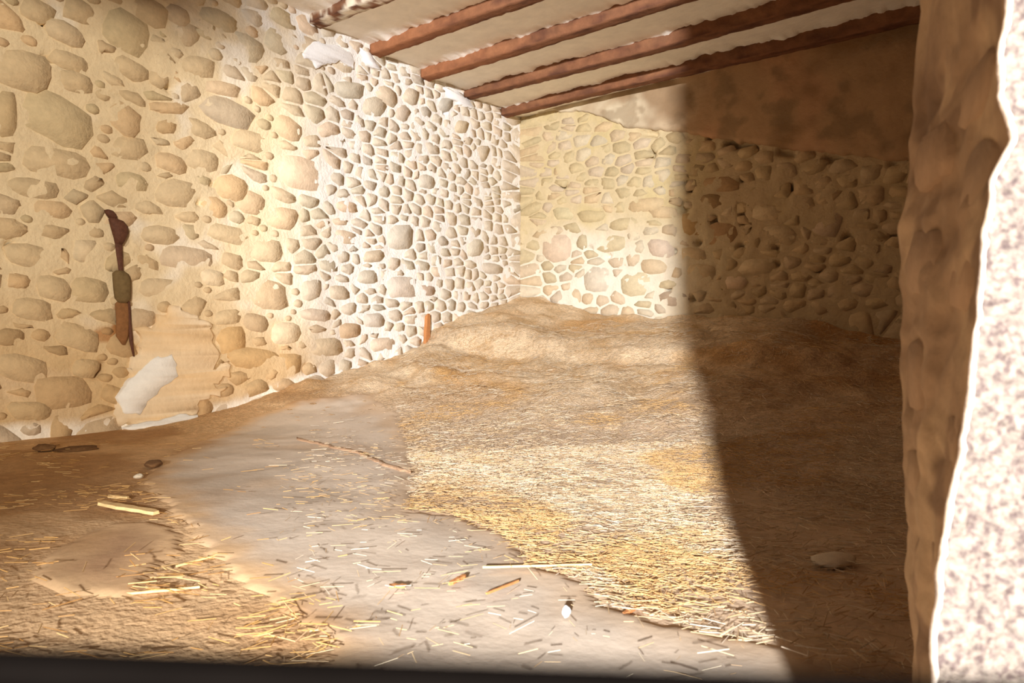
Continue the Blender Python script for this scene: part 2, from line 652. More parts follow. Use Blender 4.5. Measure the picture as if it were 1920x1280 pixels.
def build_left():
    t0, t1 = -0.15, 10.9
    vs_, cs = [], []
    ts = list(np.arange(t0, 7.4, 0.03)) + list(np.arange(7.4, t1 + .2, .15))
    zs = list(np.arange(-0.1, WALL_TOP + .1, 0.03))
    for z in zs:
        for t in ts:
            vs_.append((lw_off(t, z), -t, z))
            cs.append(lw_color(t, z))
    nu, nv = len(ts), len(zs)
    fs = grid_faces(nu, nv, True)
    # thickness: a plain back
    b = len(vs_)
    for (t, z) in ((ts[0], zs[0]), (ts[-1], zs[0]), (ts[-1], zs[-1]), (ts[0], zs[-1])):
        vs_.append((-0.5, -t, z))
        cs.append(MORT_WARM)
    fs.append((b, b + 1, b + 2, b + 3))
    fs.append((nu * (nv - 1), nu * nv - 1, b + 2, b + 3))
    fs.append((nu - 1, nu * nv - 1, b + 2, b + 1))
    fs.append((0, nu * (nv - 1), b + 3, b))
    o = mesh_obj('wall_left', vs_, fs, M['mortar'], cols=cs)
    return struct(o, 'rubble stone wall in cream lime mortar along the left')
wall_left = build_left()

TAN, GRT, PEA, GOL, CRE, BRN = (203, 176, 136), (196, 176, 134), (214, 176, 130), (190, 148, 92), (228, 206, 172), (168, 136, 100)
LEFT_STONES = [
    (107, 222, 118, 86, 25, GRT), (428, 212, 96, 44, 24, (168, 144, 116)), (417, 166, 60, 24, 15, (208, 168, 116)),
    (373, 126, 52, 38, 10, TAN), (236, 60, 84, 66, 35, GRT), (278, 20, 72, 42, 25, TAN), (410, 36, 70, 32, 25, GRT),
    (45, 132, 98, 62, 15, TAN), (130, 115, 78, 28, 20, TAN), (140, 153, 60, 36, 10, TAN), (232, 222, 68, 42, 40, PEA),
    (242, 278, 66, 36, 12, TAN), (107, 305, 118, 52, 8, TAN), (64, 353, 82, 36, 5, (186, 160, 122)), (97, 392, 64, 30, 5, PEA),
    (312, 238, 32, 24, 15, GOL), (245, 340, 54, 30, 10, GRT), (330, 362, 76, 46, 12, TAN), (433, 352, 56, 40, 20, (226, 182, 128)),
    (403, 388, 44, 28, 25, (222, 176, 120)), (565, 325, 86, 54, 15, (226, 188, 142)), (296, 148, 40, 24, 30, TAN), (243, 130, 60, 34, 28, TAN),
    (150, 22, 56, 42, 25, TAN), (120, 62, 72, 36, 20, TAN), (458, 90, 68, 38, 30, GRT), (520, 78, 50, 36, 25, GRT),
    (10, 215, 44, 74, 0, (190, 160, 112)), (70, 20, 60, 40, 25, TAN), (350, 65, 48, 36, 28, TAN), (330, 28, 44, 30, 28, TAN), (385, 55, 36, 30, 35, GRT),
    (504, 551, 64, 48, 5, (188, 152, 108)), (435, 642, 52, 52, 0, (198, 150, 84)), (480, 605, 46, 30, 10, BRN), (427, 595, 46, 26, 0, TAN),
    (350, 484, 92, 40, 10, (190, 156, 112)), (536, 625, 46, 40, 0, CRE), (115, 735, 108, 52, 0, (184, 148, 102)), (18, 632, 58, 28, 3, (158, 126, 86)),
    (145, 632, 72, 46, 15, TAN), (40, 690, 92, 46, 5, TAN), (477, 672, 92, 36, 0, GOL), (542, 682, 40, 42, 0, GOL), (165, 545, 60, 48, 5, (190, 164, 120)),
    (100, 540, 60, 40, 5, TAN), (397, 520, 42, 26, 5, CRE), (60, 480, 96, 40, 8, TAN), (300, 440, 60, 34, 10, TAN), (430, 440, 70, 34, 12, TAN),
    (500, 470, 56, 36, 10, TAN), (470, 380, 50, 34, 15, PEA), (530, 410, 52, 34, 12, PEA), (380, 300, 60, 34, 15, TAN), (470, 265, 66, 36, 18, TAN),
    (540, 240, 50, 36, 25, PEA), (320, 305, 60, 30, 14, PEA), (160, 470, 50, 36, 5, CRE), (300, 540, 66, 38, 5, TAN), (60, 580, 70, 36, 3, TAN), (55, 770, 70, 36, -3, TAN), (160, 690, 50, 30, 5, TAN),
    (755, 538, 52, 42, 0, (212, 192, 168)), (800, 545, 26, 20, 0, (186, 152, 120)), (750, 445, 46, 38, 0, (208, 192, 166)), (650, 388, 40, 18, 5, (222, 186, 142)),
    (648, 445, 38, 24, 5, (220, 188, 146)), (582, 543, 34, 38, 0, (206, 184, 152)), (635, 548, 36, 24, 0, TAN), (890, 465, 30, 28, 0, (214, 198, 168)),
    (922, 503, 32, 20, 0, (200, 180, 152)), (800, 340, 26, 26, 10, (206, 190, 164)), (865, 238, 22, 24, 15, (208, 182, 138)), (903, 289, 22, 28, 10, (206, 184, 150)),
    (835, 196, 22, 24, 10, (180, 168, 146)), (655, 168, 56, 26, 5, (196, 180, 148)), (640, 110, 50, 36, 30, (224, 200, 160)), (725, 180, 36, 28, 35, (210, 184, 146)),
    (770, 180, 30, 24, 30, (204, 182, 148)), (700, 200, 40, 30, 28, (206, 186, 152)), (755, 212, 26, 26, 30, (200, 176, 146)), (700, 480, 36, 20, 0, TAN), (690, 520, 38, 22, 0, (198, 180, 150)),
    (655, 620, 40, 24, -5, GOL), (700, 600, 34, 26, 0, (206, 188, 164)), (720, 645, 44, 24, -8, (212, 184, 150)), (590, 590, 50, 22, 0, (204, 176, 146)), (610, 650, 60, 30, -5, TAN),
]
def left_palette(t, z, rnd):
    base = rnd.choice([TAN, TAN, GRT, PEA, (206, 184, 148), (196, 168, 130), (212, 190, 154)])
    c = srgb(*base)
    w = smooth(4.4, 3.0, t + 0.3 * fb(t * 1.2, z * 1.2, 2.0))
    c = lerp3(c, srgb(216, 202, 180), 0.45 * w)
    low = smooth(2.0, 0.5, z) * smooth(3.0, 4.2, t)
    c = lerp3(c, srgb(186, 150, 104), .8 * low)
    k = rnd.uniform(.88, 1.08)
    if rnd.random() < .05:
        k *= .75
    return tuple(q * k for q in c)

PATCH_PX = [(232, 735), (238, 680), (258, 650), (255, 618), (288, 608), (300, 585), (325, 565), (345, 585), (395, 600), (398, 632), (408, 660), (402, 690), (428, 672), (432, 700), (398, 722), (425, 735), (372, 752), (366, 778), (300, 800), (215, 800), (215, 770)]
patch_tz = [pix_left(*p) for p in PATCH_PX]
def left_keep(t, z):
    if poly_contains(patch_tz, t, z):
        return False
    foot = interp(t, [(0, 1.38), (.9, 1.13), (1.9, .9), (2.2, .61), (3.1, .44), (3.95, .3), (5, 0), (9, 0)])
    return z > foot - 0.12 and z < 4.05
left_sites = rubble_sites(0.06, 3.5, 0.03, 4.05, (.10, .18), (.12, .30), 11) + rubble_sites(3.55, 7.3, 0.03, 4.05, (.12, .22), (.18, .40), 12)
left_to3 = lambda a, z, h: (h, -a, z)
build_stones(wall_left, LEFT_STONES, left_sites, pix_left, left_to3, left_palette, 1.45, None, 0.012, (.004, .012), 21, 300,
             lambda t, z: F / max(1.0, 10 - 0.821 * t), left_keep, lw_color, None, (3.0, 7.2, 0.05, 4.0, 3500))

# smooth plaster patch low on the left wall, with a streak of fresh lime
def sheet(name, poly, to3, h, material, parent, colf, step=0.03, rough=0.03, seed=0.0):
    pts = []
    n = len(poly)
    for i in range(n):
        a, b = poly[i], poly[(i + 1) % n]
        L = math.hypot(b[0] - a[0], b[1] - a[1])
        m = max(1, int(L / step))
        for k in range(m):
            t = k / m
            x, y = a[0] + (b[0] - a[0]) * t, a[1] + (b[1] - a[1]) * t
            pts.append((x + rough * fb(x * 14, y * 14, seed, 3), y + rough * fb(x * 14, y * 14, seed + 4, 3)))
    cx = sum(p[0] for p in pts) / len(pts)
    cz = sum(p[1] for p in pts) / len(pts)
    V, C, Fc = [], [], []
    n = len(pts)
    for s, hh in ((1.0, -0.02), (.975, h * .7), (.93, h)):
        for p in pts:
            a, z = cx + (p[0] - cx) * s, cz + (p[1] - cz) * s
            V.append(to3(a, z, hh))
            C.append(colf(a, z))
    for r in range(2):
        for i in range(n):
            j = (i + 1) % n
            Fc.append((r * n + i, r * n + j, (r + 1) * n + j, (r + 1) * n + i))
    from mathutils.geometry import tessellate_polygon
    cap = tessellate_polygon([[Vector((cx + (p[0] - cx) * .93, cz + (p[1] - cz) * .93, 0)) for p in pts]])
    ar = sum(pts[i][0] * pts[(i + 1) % n][1] - pts[(i + 1) % n][0] * pts[i][1] for i in range(n))
    for tri in cap:
        p, q, r_ = (pts[k] for k in tri)
        ta = (q[0] - p[0]) * (r_[1] - p[1]) - (r_[0] - p[0]) * (q[1] - p[1])
        tri = tri if ta * ar > 0 else tri[::-1]
        Fc.append(tuple(2 * n + k for k in tri))
    out = Vector(to3(cx, cz, 1)) - Vector(to3(cx, cz, 0))
    a, b, c = (Vector(V[k]) for k in Fc[-1])
    if (b - a).cross(c - a).dot(out) < 0:
        Fc = [f[::-1] for f in Fc]
    return mesh_obj(name, V, Fc, material, parent, cols=C)

o = sheet('plaster_patch', patch_tz, left_to3, 0.035, M['plaster'], wall_left, lambda a, z: lerp3(srgb(228, 196, 152), srgb(236, 214, 182), smooth(-.3, .4, fb(a * 4, z * 4, 1))), rough=.05)
o['label'] = 'smooth cream plaster patch low on the stone wall'
lime_px = [(222, 775), (215, 745), (235, 715), (262, 690), (290, 668), (318, 664), (328, 680), (330, 705), (300, 728), (270, 755), (258, 778)]
o = sheet('lime_streak', [pix_left(*p) for p in lime_px], left_to3, 0.05, M['lime'], wall_left, lambda a, z: (1, 1, 1), rough=.02, seed=5)
o['label'] = 'slanting white lime smear on the plaster patch'
foot_px = [(225, 802), (260, 790), (300, 785), (335, 775), (366, 778), (372, 792), (300, 812), (260, 815)]
o = sheet('lime_lump', [pix_left(*p) for p in foot_px], left_to3, 0.07, M['lime'], wall_left, lambda a, z: (1, 1, 1), rough=.02, seed=9)
o['label'] = 'bright white lime lump at the foot of the wall'
for i, px in enumerate([[(560, 100), (590, 78), (625, 85), (660, 100), (665, 130), (640, 118), (610, 122), (590, 128)],
                        [(672, 92), (690, 100), (702, 118), (712, 128), (700, 132), (682, 116)],
                        [(828, 165), (850, 170), (878, 190), (888, 205), (868, 200), (840, 182)]]):
    o = sheet('lime_daub', [pix_left(*p) for p in px], left_to3, 0.03, M['lime'], wall_left, lambda a, z: (1, 1, 1), rough=.03, seed=i * 3.1)

# ------------------------------------------------------------------ back wall
LEDGE = [(0, 4.06), (0.9, 3.95), (1.4, 3.75), (1.76, 3.55), (2.2, 3.44), (3.0, 3.18), (4.24, 2.80), (4.96, 2.62), (6.5, 2.3)]
HOLES_B = [(1279, 390, .075), (1054, 347, .05), (1219, 289, .065), (1105, 467, .035), (990, 225, .04), (1140, 480, .03),
           (1388, 388, .035), (1390, 402, .03), (1393, 416, .03), (1337, 412, .035), (1340, 420, .03), (1288, 343, .035), (1293, 356, .03), (1589, 446, .04), (1586, 454, .03),
           (1476, 353, .035), (1484, 351, .035), (1675, 446, .04), (1262, 470, .035), (1388, 462, .035), (1310, 455, .03), (1252, 540, .04), (1392, 335, .03), (1455, 465, .03), (1300, 560, .035), (1535, 505, .03), (1457, 495, .03),
           (1364, 270, .04), (1376, 268, .035), (1330, 258, .03), (1424, 262, .03)]
HOLES_B = [(*pix_back(a, b), r) for a, b, r in HOLES_B]
def bw_off(s, z):
    h = 0.010 * fb(s * 2.5, z * 2.5, 17.2, 3) + 0.010 * fb(s * 8, z * 8, 26.0, 3)
    g = (z - interp(s, LEDGE) + .05) / .035
    if abs(g) < 3 and 1.6 < s:
        h -= 0.12 * math.exp(-g * g) * smooth(-.05, .25, fb(s * 2.3, 0, 44, 3)) * smooth(1.7, 2.2, s)
    for (cs_, cz, r) in HOLES_B:
        q = ((s - cs_) ** 2 + (z - cz) ** 2) / (r * r)
        if q < 4:
            h -= 0.14 * math.exp(-q)
    return h

def bw_color(s, z):
    w = smooth(2.5, 1.5, z + 0.35 * fb(s * 1.2, z * 1.2, 22.0, 3)) * smooth(3.2, 1.6, s)
    c = lerp3(srgb(204, 184, 144), srgb(236, 226, 208), w * .85)
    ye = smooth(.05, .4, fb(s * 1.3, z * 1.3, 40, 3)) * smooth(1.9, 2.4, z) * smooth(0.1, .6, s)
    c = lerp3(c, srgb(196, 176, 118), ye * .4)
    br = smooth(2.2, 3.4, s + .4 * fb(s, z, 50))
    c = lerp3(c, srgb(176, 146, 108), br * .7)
    return c

def build_back():
    s_ = list(np.arange(-0.15, 6.4, 0.028))
    z_ = list(np.arange(-0.1, WALL_TOP + .1, 0.028))
    V, C = [], []
    for z in z_:
        for s in s_:
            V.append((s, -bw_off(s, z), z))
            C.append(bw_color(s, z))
    nu, nv = len(s_), len(z_)
    fs = grid_faces(nu, nv)
    b = len(V)
    for (s, z) in ((s_[0], z_[0]), (s_[-1], z_[0]), (s_[-1], z_[-1]), (s_[0], z_[-1])):
        V.append((s, 0.5, z))
        C.append(MORT_WARM)
    fs += [(b + 3, b + 2, b + 1, b), (nu * (nv - 1), nu * nv - 1, b + 2, b + 3), (nu - 1, nu * nv - 1, b + 2, b + 1), (0, nu * (nv - 1), b + 3, b)]
    return struct(mesh_obj('wall_back', V, fs, M['mortar'], cols=C), 'rubble stone wall with plastered top behind the straw heap')
wall_back = build_back()

BACK_STONES = [
    (1212, 384, 58, 24, -4, TAN), (1142, 456, 62, 28, -4, GRT), (1244, 398, 50, 20, -3, TAN), (1191, 532, 54, 38, 0, (206, 188, 146)), (1240, 465, 42, 32, 0, (204, 180, 156)),
    (1337, 379, 38, 28, -5, (140, 106, 66)), (1300, 420, 42, 36, 0, (176, 138, 84)), (1378, 529, 38, 26, 0, (214, 184, 150)), (1120, 525, 50, 40, 0, (210, 196, 172)),
    (1045, 465, 50, 44, 0, (212, 186, 158)), (1315, 514, 50, 34, 0, TAN), (1170, 420, 50, 20, -4, GRT), (1110, 405, 44, 22, -3, GRT), (1060, 400, 36, 24, 0, (204, 190, 150)), (1225, 500, 44, 26, 0, TAN),
    (1350, 440, 60, 40, 0, (170, 130, 88)), (1350, 345, 60, 26, -3, (172, 134, 92)), (1440, 400, 50, 30, 0, TAN), (1300, 480, 44, 28, 0, TAN), (1420, 500, 60, 28, 0, TAN), (1550, 420, 56, 40, 5, (190, 162, 136)), (1460, 440, 60, 34, 0, TAN),
    (1265, 560, 46, 26, 0, (170, 144, 118)), (1078, 555, 22, 24, 0, TAN), (1102, 560, 18, 20, 0, TAN),
]
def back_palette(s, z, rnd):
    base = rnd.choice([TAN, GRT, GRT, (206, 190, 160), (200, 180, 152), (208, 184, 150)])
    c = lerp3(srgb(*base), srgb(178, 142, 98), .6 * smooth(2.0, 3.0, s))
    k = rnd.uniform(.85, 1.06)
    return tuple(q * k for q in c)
back_sites = rubble_sites(0.05, 5.3, 0.9, 4.05, (.13, .20), (.16, .34), 31)
back_to3 = lambda a, z, h: (a, -h, z)
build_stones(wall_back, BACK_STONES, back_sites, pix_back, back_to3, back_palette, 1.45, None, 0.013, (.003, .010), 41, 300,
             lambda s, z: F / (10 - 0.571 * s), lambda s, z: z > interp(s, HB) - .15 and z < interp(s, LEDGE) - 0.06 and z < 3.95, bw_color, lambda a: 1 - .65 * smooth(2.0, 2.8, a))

# coat of mud plaster over the upper part, its lower edge broken
def build_plaster():
    s_ = list(np.arange(0.02, 6.3, 0.03))
    nr = 34
    V, C = [], []
    for j in range(nr):
        f = j / (nr - 1)
        for s in s_:
            zl = interp(s, LEDGE) + .05 * fb(s * 3, 1.0, 61, 3) + .02 * fb(s * 12, 2.0, 63, 2)
            zt = WALL_TOP - .02
            z = zl + (zt - zl) * f
            if j == 0:
                h = -0.03
            elif j == 1:
                h = 0.05
                z = zl + 0.004
            else:
                h = 0.055 + 0.018 * fb(s * 1.6, z * 1.6, 70, 3) + .006 * fb(s * 7, z * 7, 3, 2)
            V.append((s, -h, z))
            n = fb(s * 1.1, z * 1.1, 77, 4)
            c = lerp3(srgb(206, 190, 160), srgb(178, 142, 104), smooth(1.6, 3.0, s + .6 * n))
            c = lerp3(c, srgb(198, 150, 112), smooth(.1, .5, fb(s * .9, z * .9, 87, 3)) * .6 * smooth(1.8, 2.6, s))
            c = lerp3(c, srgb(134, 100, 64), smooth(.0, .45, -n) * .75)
            c = lerp3(c, srgb(128, 104, 74), smooth(.1, .4, fb(s * 3.1, z * 3.1, 83, 4)) * .5)
            C.append(c)
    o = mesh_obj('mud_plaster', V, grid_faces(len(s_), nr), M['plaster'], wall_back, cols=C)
    o['label'] = 'brown mud plaster coat with a broken lower edge'
build_plaster()

# right wall (hidden behind the jamb from the photograph's place)
v_, f_ = box_data(6.1, 6.6, -7.25, 0.5, -0.1, WALL_TOP)
struct(mesh_obj('wall_right', v_, f_, M['wall'], smooth_shade=False), 'plain rendered wall on the right of the barn')

# ------------------------------------------------------------------ ceiling and beams
BEAM_Z = CAMZ + 3.22
BEAM_T = [0.41, 1.25, 2.09, 2.92, 3.75]
BEAM_W, BEAM_H = 0.15, 0.21
BR_MID, BR_DRK, BR_LGT = srgb(128, 86, 60), srgb(96, 62, 46), srgb(160, 114, 80)

def ragged(s, i, amp):
    return amp * (0.6 * fb(s * 2.2, i * 7.3, 1.0, 2) + 0.55 * fb(s * 9, i * 7.3, 2.0, 3))

ceil_root = bpy.data.objects.new('ceiling', None)
COL.objects.link(ceil_root)
ceil_root.location = (3.0, -5.0, WALL_TOP)
struct(ceil_root, 'cream plaster ceiling between timber beams')

def ceiling_bay(ta, tb, i, near_beam, far_beam, s1=6.15):
    """one plaster strip between the beams; it laps down the beams with a ragged lip"""
    ss = list(np.arange(-0.02, s1, 0.022))
    nr = 12
    V = []
    for j in range(nr):
        f = j / (nr - 1)
        for s in ss:
            t = ta + (tb - ta) * f
            zl = BEAM_Z + 0.105 + .025 * smooth(.2, 1.8, s)      # where the plaster laps the beam side that faces the viewer
            za = zl - (ragged(s, i, .06) * (1 - f) ** 6 if near_beam else 0)
            zb = BEAM_Z + 0.03
            z = za + (zb - za) * f + 0.015 * math.sin(math.pi * f) + .006 * fb(s * 2, t * 3, 4, 2)
            if j == 0:
                z = za - 0.005
            V.append((s - ceil_root.location.x, -t - ceil_root.location.y, z - ceil_root.location.z))
    nu = len(ss)
    fs = grid_faces(nu, nr)
    b = len(V)
    for (s, t) in ((ss[0], ta), (ss[-1], ta), (ss[-1], tb), (ss[0], tb)):
        V.append((s - ceil_root.location.x, -t - ceil_root.location.y, 0.12))
    fs += [(b, b + 1, b + 2, b + 3)]
    fs += [(0, nu - 1, b + 1, b), (nu * (nr - 1), nu * nr - 1, b + 2, b + 3), (nu - 1, nu * nr - 1, b + 2, b + 1), (0, nu * (nr - 1), b + 3, b)]
    mesh_obj('ceiling_bay', V, fs, M['ceil'], ceil_root)

edges = [-0.02] + BEAM_T
ceiling_bay(-0.02, BEAM_T[0] - BEAM_W / 2 + .01, 0, False, True)
for i, t in enumerate(BEAM_T):
    nxt = BEAM_T[i + 1] - BEAM_W / 2 + .01 if i + 1 < len(BEAM_T) else 4.6
    ceiling_bay(t + BEAM_W / 2 - .025, nxt, i + 1, True, True)
v_, f_ = box_data(-0.05 - 3.0, 6.2 - 3.0, -11.0 + 5.0, -4.58 + 5.0, -0.11, 0.12)
mesh_obj('ceiling_slab', v_, f_, M['wall'], ceil_root, smooth_shade=False)

beam_labels = ['ceiling beam nearest the back wall, its end lowest on the left wall', 'second ceiling beam out from the back wall', 'middle of the five brown ceiling beams',
               'broad brown ceiling beam with a split end, fourth from the back wall', 'ceiling beam flaked over with plaster, in the top left by the stone wall']
for i, t in enumerate(BEAM_T):
    ss = list(np.arange(0.0, 6.12, 0.03))
    V, C = [], []
    prof = [(.5, 1.0), (.5, .62), (.5, .3), (.5, .06), (.44, 0), (.2, 0), (-.2, 0), (-.44, 0), (-.5, .06), (-.5, 1.0)]
    for s in ss:
        bow = 0.012 * math.sin(s * 1.1 + i * 2)
        for (a, b) in prof:
            w = 1 + .12 * fb(s * 1.5, i * 5.0, a, 2)
            rough = .006 * fb(s * 10, a * 8 + i, b * 8, 2)
            V.append((s, -(a * BEAM_W * w + rough), b * BEAM_H + bow + rough * (b < .5)))
            n = fb(s * 3, i * 3 + a * 4, b * 6, 3)
            c = lerp3(BR_MID, BR_DRK, smooth(-.1, .5, n))
            if a > .3 and b > .2:
                c = lerp3(c, BR_LGT, .35 * smooth(-.2, .4, fb(s * 2, i * 3.0, 4)))
            if i == 4:
                c = lerp3(c, srgb(226, 212, 188), smooth(-.12, .12, fb(s * 7, a * 3, b * 5 + 9, 3)) * .9)
            elif i in (2, 3):
                c = lerp3(c, srgb(178, 116, 76), .4 * smooth(2.0, .3, s) )
            C.append(c)
    n = len(prof)
    fs = []
    for k in range(len(ss) - 1):
        for j in range(n):
            j2 = (j + 1) % n
            fs.append((k * n + j, (k + 1) * n + j, (k + 1) * n + j2, k * n + j2))
    fs.append(tuple(range(n)))
    fs.append(tuple(range((len(ss) - 1) * n, len(ss) * n))[::-1])
    o = mesh_obj('ceiling_beam', V, fs, M['beam'], cols=C, loc=(0.0, -t, BEAM_Z))
    tag(o, beam_labels[i], 'beam', 'ceiling beams')

# ------------------------------------------------------------------ front wall with the opening
E_X = [(-1.0, .43), (-.42, .431), (-.31, .431), (-.24, .437), (-.175, .447), (-.11, .460), (-.04, .468), (.02, .474), (.11, .482), (.165, .490), (.19, .500), (.205, .506), (.225, .503), (.25, .496), (.35, .502), (.6, .47), (1.2, .455), (4, .455)]
I_X = [(-1.0, .655), (-.56, .655), (-.2, .642), (.1, .634), (.35, .652), (.56, .668), (1.0, .66), (4, .66)]
E_Y, I_Y = 0.69, 1.10
WSL = -0.10
OUTER = lambda X: E_Y + WSL * (X - 0.45)

def build_front_right():
    zs = list(np.arange(-.8, -.42, .03)) + list(np.arange(-.42, .42, .0045)) + list(np.arange(.42, 3.5, .06))
    V, C, mi = [], [], []
    rows = []
    stuc = srgb(232, 220, 205)
    for zc in zs:
        prof = []
        ex = interp(zc, E_X) + .004 * fb(zc * 16, 0, 3, 3)
        ix = interp(zc, I_X) + .010 * fb(zc * 9, 0, 13, 3)
        # outer face, far right to the arris
        for X in [2.6, 1.6, 1.0]:
            prof.append((X, OUTER(X), 's'))
        n = 62
        for k in range(n):
            X = 0.78 + (ex + .004 - .78) * k / (n - 1)
            g = noise.cell_vector(Vector((0, 0, 0)))[0] if False else 0
            d = .0030 * fb(X * 95, zc * 95, 5, 2) + .0035 * fb(X * 38, zc * 38, 9, 2) + .003 * fb(X * 12, zc * 12, 19, 2)
            prof.append((X, OUTER(X) - d, 's'))
        # reveal, arris to inner corner
        m = 46
        for k in range(m):
            f = k / (m - 1)
            X = ex + (ix - ex) * f
            Y = OUTER(ex) + .004 + (I_Y - OUTER(ex)) * f
            lump = (.014 * fb(Y * 7, zc * 7, 31, 3) + .006 * fb(Y * 24, zc * 24, 37, 2)) * smooth(-.1, .6, f)
            # the ridge half way in, below eye level
            rid = .018 * math.exp(-((f - .62 - .05 * fb(zc * 4, 1, 2)) / .10) ** 2) * smooth(.14, .02, zc)
            env = smooth(0, .08, f) * smooth(1.0, .93, f)
            prof.append((X - (lump + rid) * env + .03 * math.sin(math.pi * f) ** .7 * (1 - .5 * f), Y, 'j'))
        # inner face
        for X in [.75, 1.2, 2.6]:
            prof.append((X, I_Y + .02 + WSL * (X - .65), 'j'))
        rows.append(len(prof))
        for (X, Y, k) in prof:
            x, y = c2r(X, Y)
            V.append((x, y, zc + CAMZ))
            if k == 's':
                C.append(stuc)
            else:
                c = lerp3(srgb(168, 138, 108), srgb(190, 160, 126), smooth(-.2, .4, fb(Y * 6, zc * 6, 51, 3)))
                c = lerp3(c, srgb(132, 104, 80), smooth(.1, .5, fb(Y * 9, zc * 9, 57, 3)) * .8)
                C.append(c)
            mi.append(k)
    nu, nv = rows[0], len(zs)
    fs = grid_faces(nu, nv, True)
    b0 = 0
    # caps
    fs.append(tuple(range(nu)))
    fs.append(tuple(range(nu * (nv - 1), nu * nv))[::-1])
    for j in range(nv - 1):
        fs.append((j * nu, j * nu + nu - 1, (j + 1) * nu + nu - 1, (j + 1) * nu))
    o = mesh_obj('wall_front', V, fs, M['jamb'], cols=C)
    me = o.data
    me.materials.append(M['stucco'])
    for p in me.polygons:
        if len(p.vertices) == 4 and all(mi[v] == 's' for v in p.vertices):
            p.material_index = 1
    bm = bmesh.new()
    bm.from_mesh(me)
    bmesh.ops.recalc_face_normals(bm, faces=bm.faces[:])
    bm.to_mesh(me)
    bm.free()
    return struct(o, 'sunlit pebbly outer wall with the rough shaded jamb of the opening')
wall_front = build_front_right()

# stones showing in the jamb
def jamb_to3(f, z, h):
    ex, ix = interp(z, E_X), interp(z, I_X)
    X = ex + (ix - ex) * f + .03 * math.sin(math.pi * min(1, max(0, f))) ** .7 * (1 - .5 * f)
    Y = E_Y + (I_Y - E_Y) * f
    nx, ny = -(I_Y - E_Y), (ix - ex)
    L = math.hypot(nx, ny)
    x, y = c2r(X + nx / L * h, Y + ny / L * h)
    return (x, y, z + CAMZ)
rj = random.Random(5)
for (f, z, w, h, col) in [(.32, .20, .34, .085, (196, 150, 102)), (.30, .075, .36, .09, (184, 138, 96)), (.72, .27, .4, .10, (164, 124, 88)), (.75, .12, .36, .11, (160, 122, 90)),
                          (.28, -.04, .36, .07, (178, 136, 98)), (.3, -.125, .4, .075, (172, 134, 98)), (.8, -.05, .26, .12, (158, 122, 88)), (.3, -.21, .36, .07, (184, 148, 110)), (.78, -.2, .3, .09, (190, 156, 116)), (.4, -.29, .4, .07, (164, 132, 100)), (.35, .31, .4, .08, (180, 136, 96))]:
    poly = []
    for k in range(11):
        th = 2 * math.pi * k / 11
        c, s = math.cos(th), math.sin(th)
        kk = rj.uniform(.86, 1.1)
        poly.append((f + math.copysign(abs(c) ** .75, c) * w / 2 * kk, z + math.copysign(abs(s) ** .75, s) * h / 2 * kk))
    vv, ff, c3 = stone_geo(poly, 0.0, rj, lambda a, zz, hh: jamb_to3(a, zz, hh))
    # replace heights: a low rounded face
    n = 11
    hh = rj.uniform(.001, .003) + .006 * smooth(.3, .7, f)
    vv = []
    cx, cz = sum(p[0] for p in poly) / n, sum(p[1] for p in poly) / n
    for sc, h_ in ((1.0, -.02), (.86, hh)):
        for p in poly:
            q = jamb_to3(cx + (p[0] - cx) * sc, cz + (p[1] - cz) * sc, h_)
            vv.append(tuple(q[i] - c3[i] for i in range(3)))
    q = jamb_to3(cx, cz, hh * 1.2)
    vv.append(tuple(q[i] - c3[i] for i in range(3)))
    mesh_obj('stone', vv, ff, M['jamb'], wall_front, c3, cols=[lerp3(srgb(176, 146, 116), srgb(*col), rj.uniform(0, .3))] * len(vv))

# the rest of the front wall, left of the opening and above it (outside the picture)
def slab_cam(name, X0, X1, Y0, thick, z0, z1, label):
    V = []
    for z in (z0, z1):
        for X, dY in ((X0, 0), (X1, 0), (X1, thick), (X0, thick)):
            x, y = c2r(X, OUTER(X) + dY)
            V.append((x, y, z))
    f = [(0, 3, 2, 1), (4, 5, 6, 7), (0, 1, 5, 4), (1, 2, 6, 5), (2, 3, 7, 6), (3, 0, 4, 7)]
    return struct(mesh_obj(name, V, f, M['wall'], smooth_shade=False), label)
slab_cam('wall_front_left', -5.9, -3.7, 0, .42, -.1, 4.2, 'front wall of the barn beyond the left of the opening')
slab_cam('trim_1', -3.7, 0.5, 0, .42, 4.08, 4.2, 'rendered lintel above the opening')

# ------------------------------------------------------------------ straw heap
def build_heap():
    xs = list(np.arange(0.0, 6.1, 0.035))
    ys = list(np.arange(-6.0, 0.001, 0.035))
    V, C = [], []
    for y in ys:
        for x in xs:
            z = heap_z(x, y) + .010 * fb(x * 14, y * 14, 4, 2)
            V.append((x, y, z))
            n = fb(x * 2, y * 2, 91, 4)
            c = lerp3(srgb(230, 202, 164), srgb(206, 172, 128), smooth(-.1, .5, n))
            c = lerp3(c, srgb(222, 198, 164), smooth(.1, .5, fb(x * 1.4, y * 1.4, 95, 3)) * .7)
            c = lerp3(c, srgb(206, 156, 92), smooth(.05, .4, fb(x * .8, y * .8, 99, 3)) * .7)
            c = lerp3(c, srgb(150, 98, 46), smooth(3.0, 4.2, x) * .55)  # darker brown to the right, deepening the shaded side within the colour
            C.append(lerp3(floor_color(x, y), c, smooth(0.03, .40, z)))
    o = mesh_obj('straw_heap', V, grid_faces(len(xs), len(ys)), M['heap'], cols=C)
    return tag(o, 'heap of tan straw chaff banked into the far corner', 'straw', kind='stuff')
heap = build_heap()

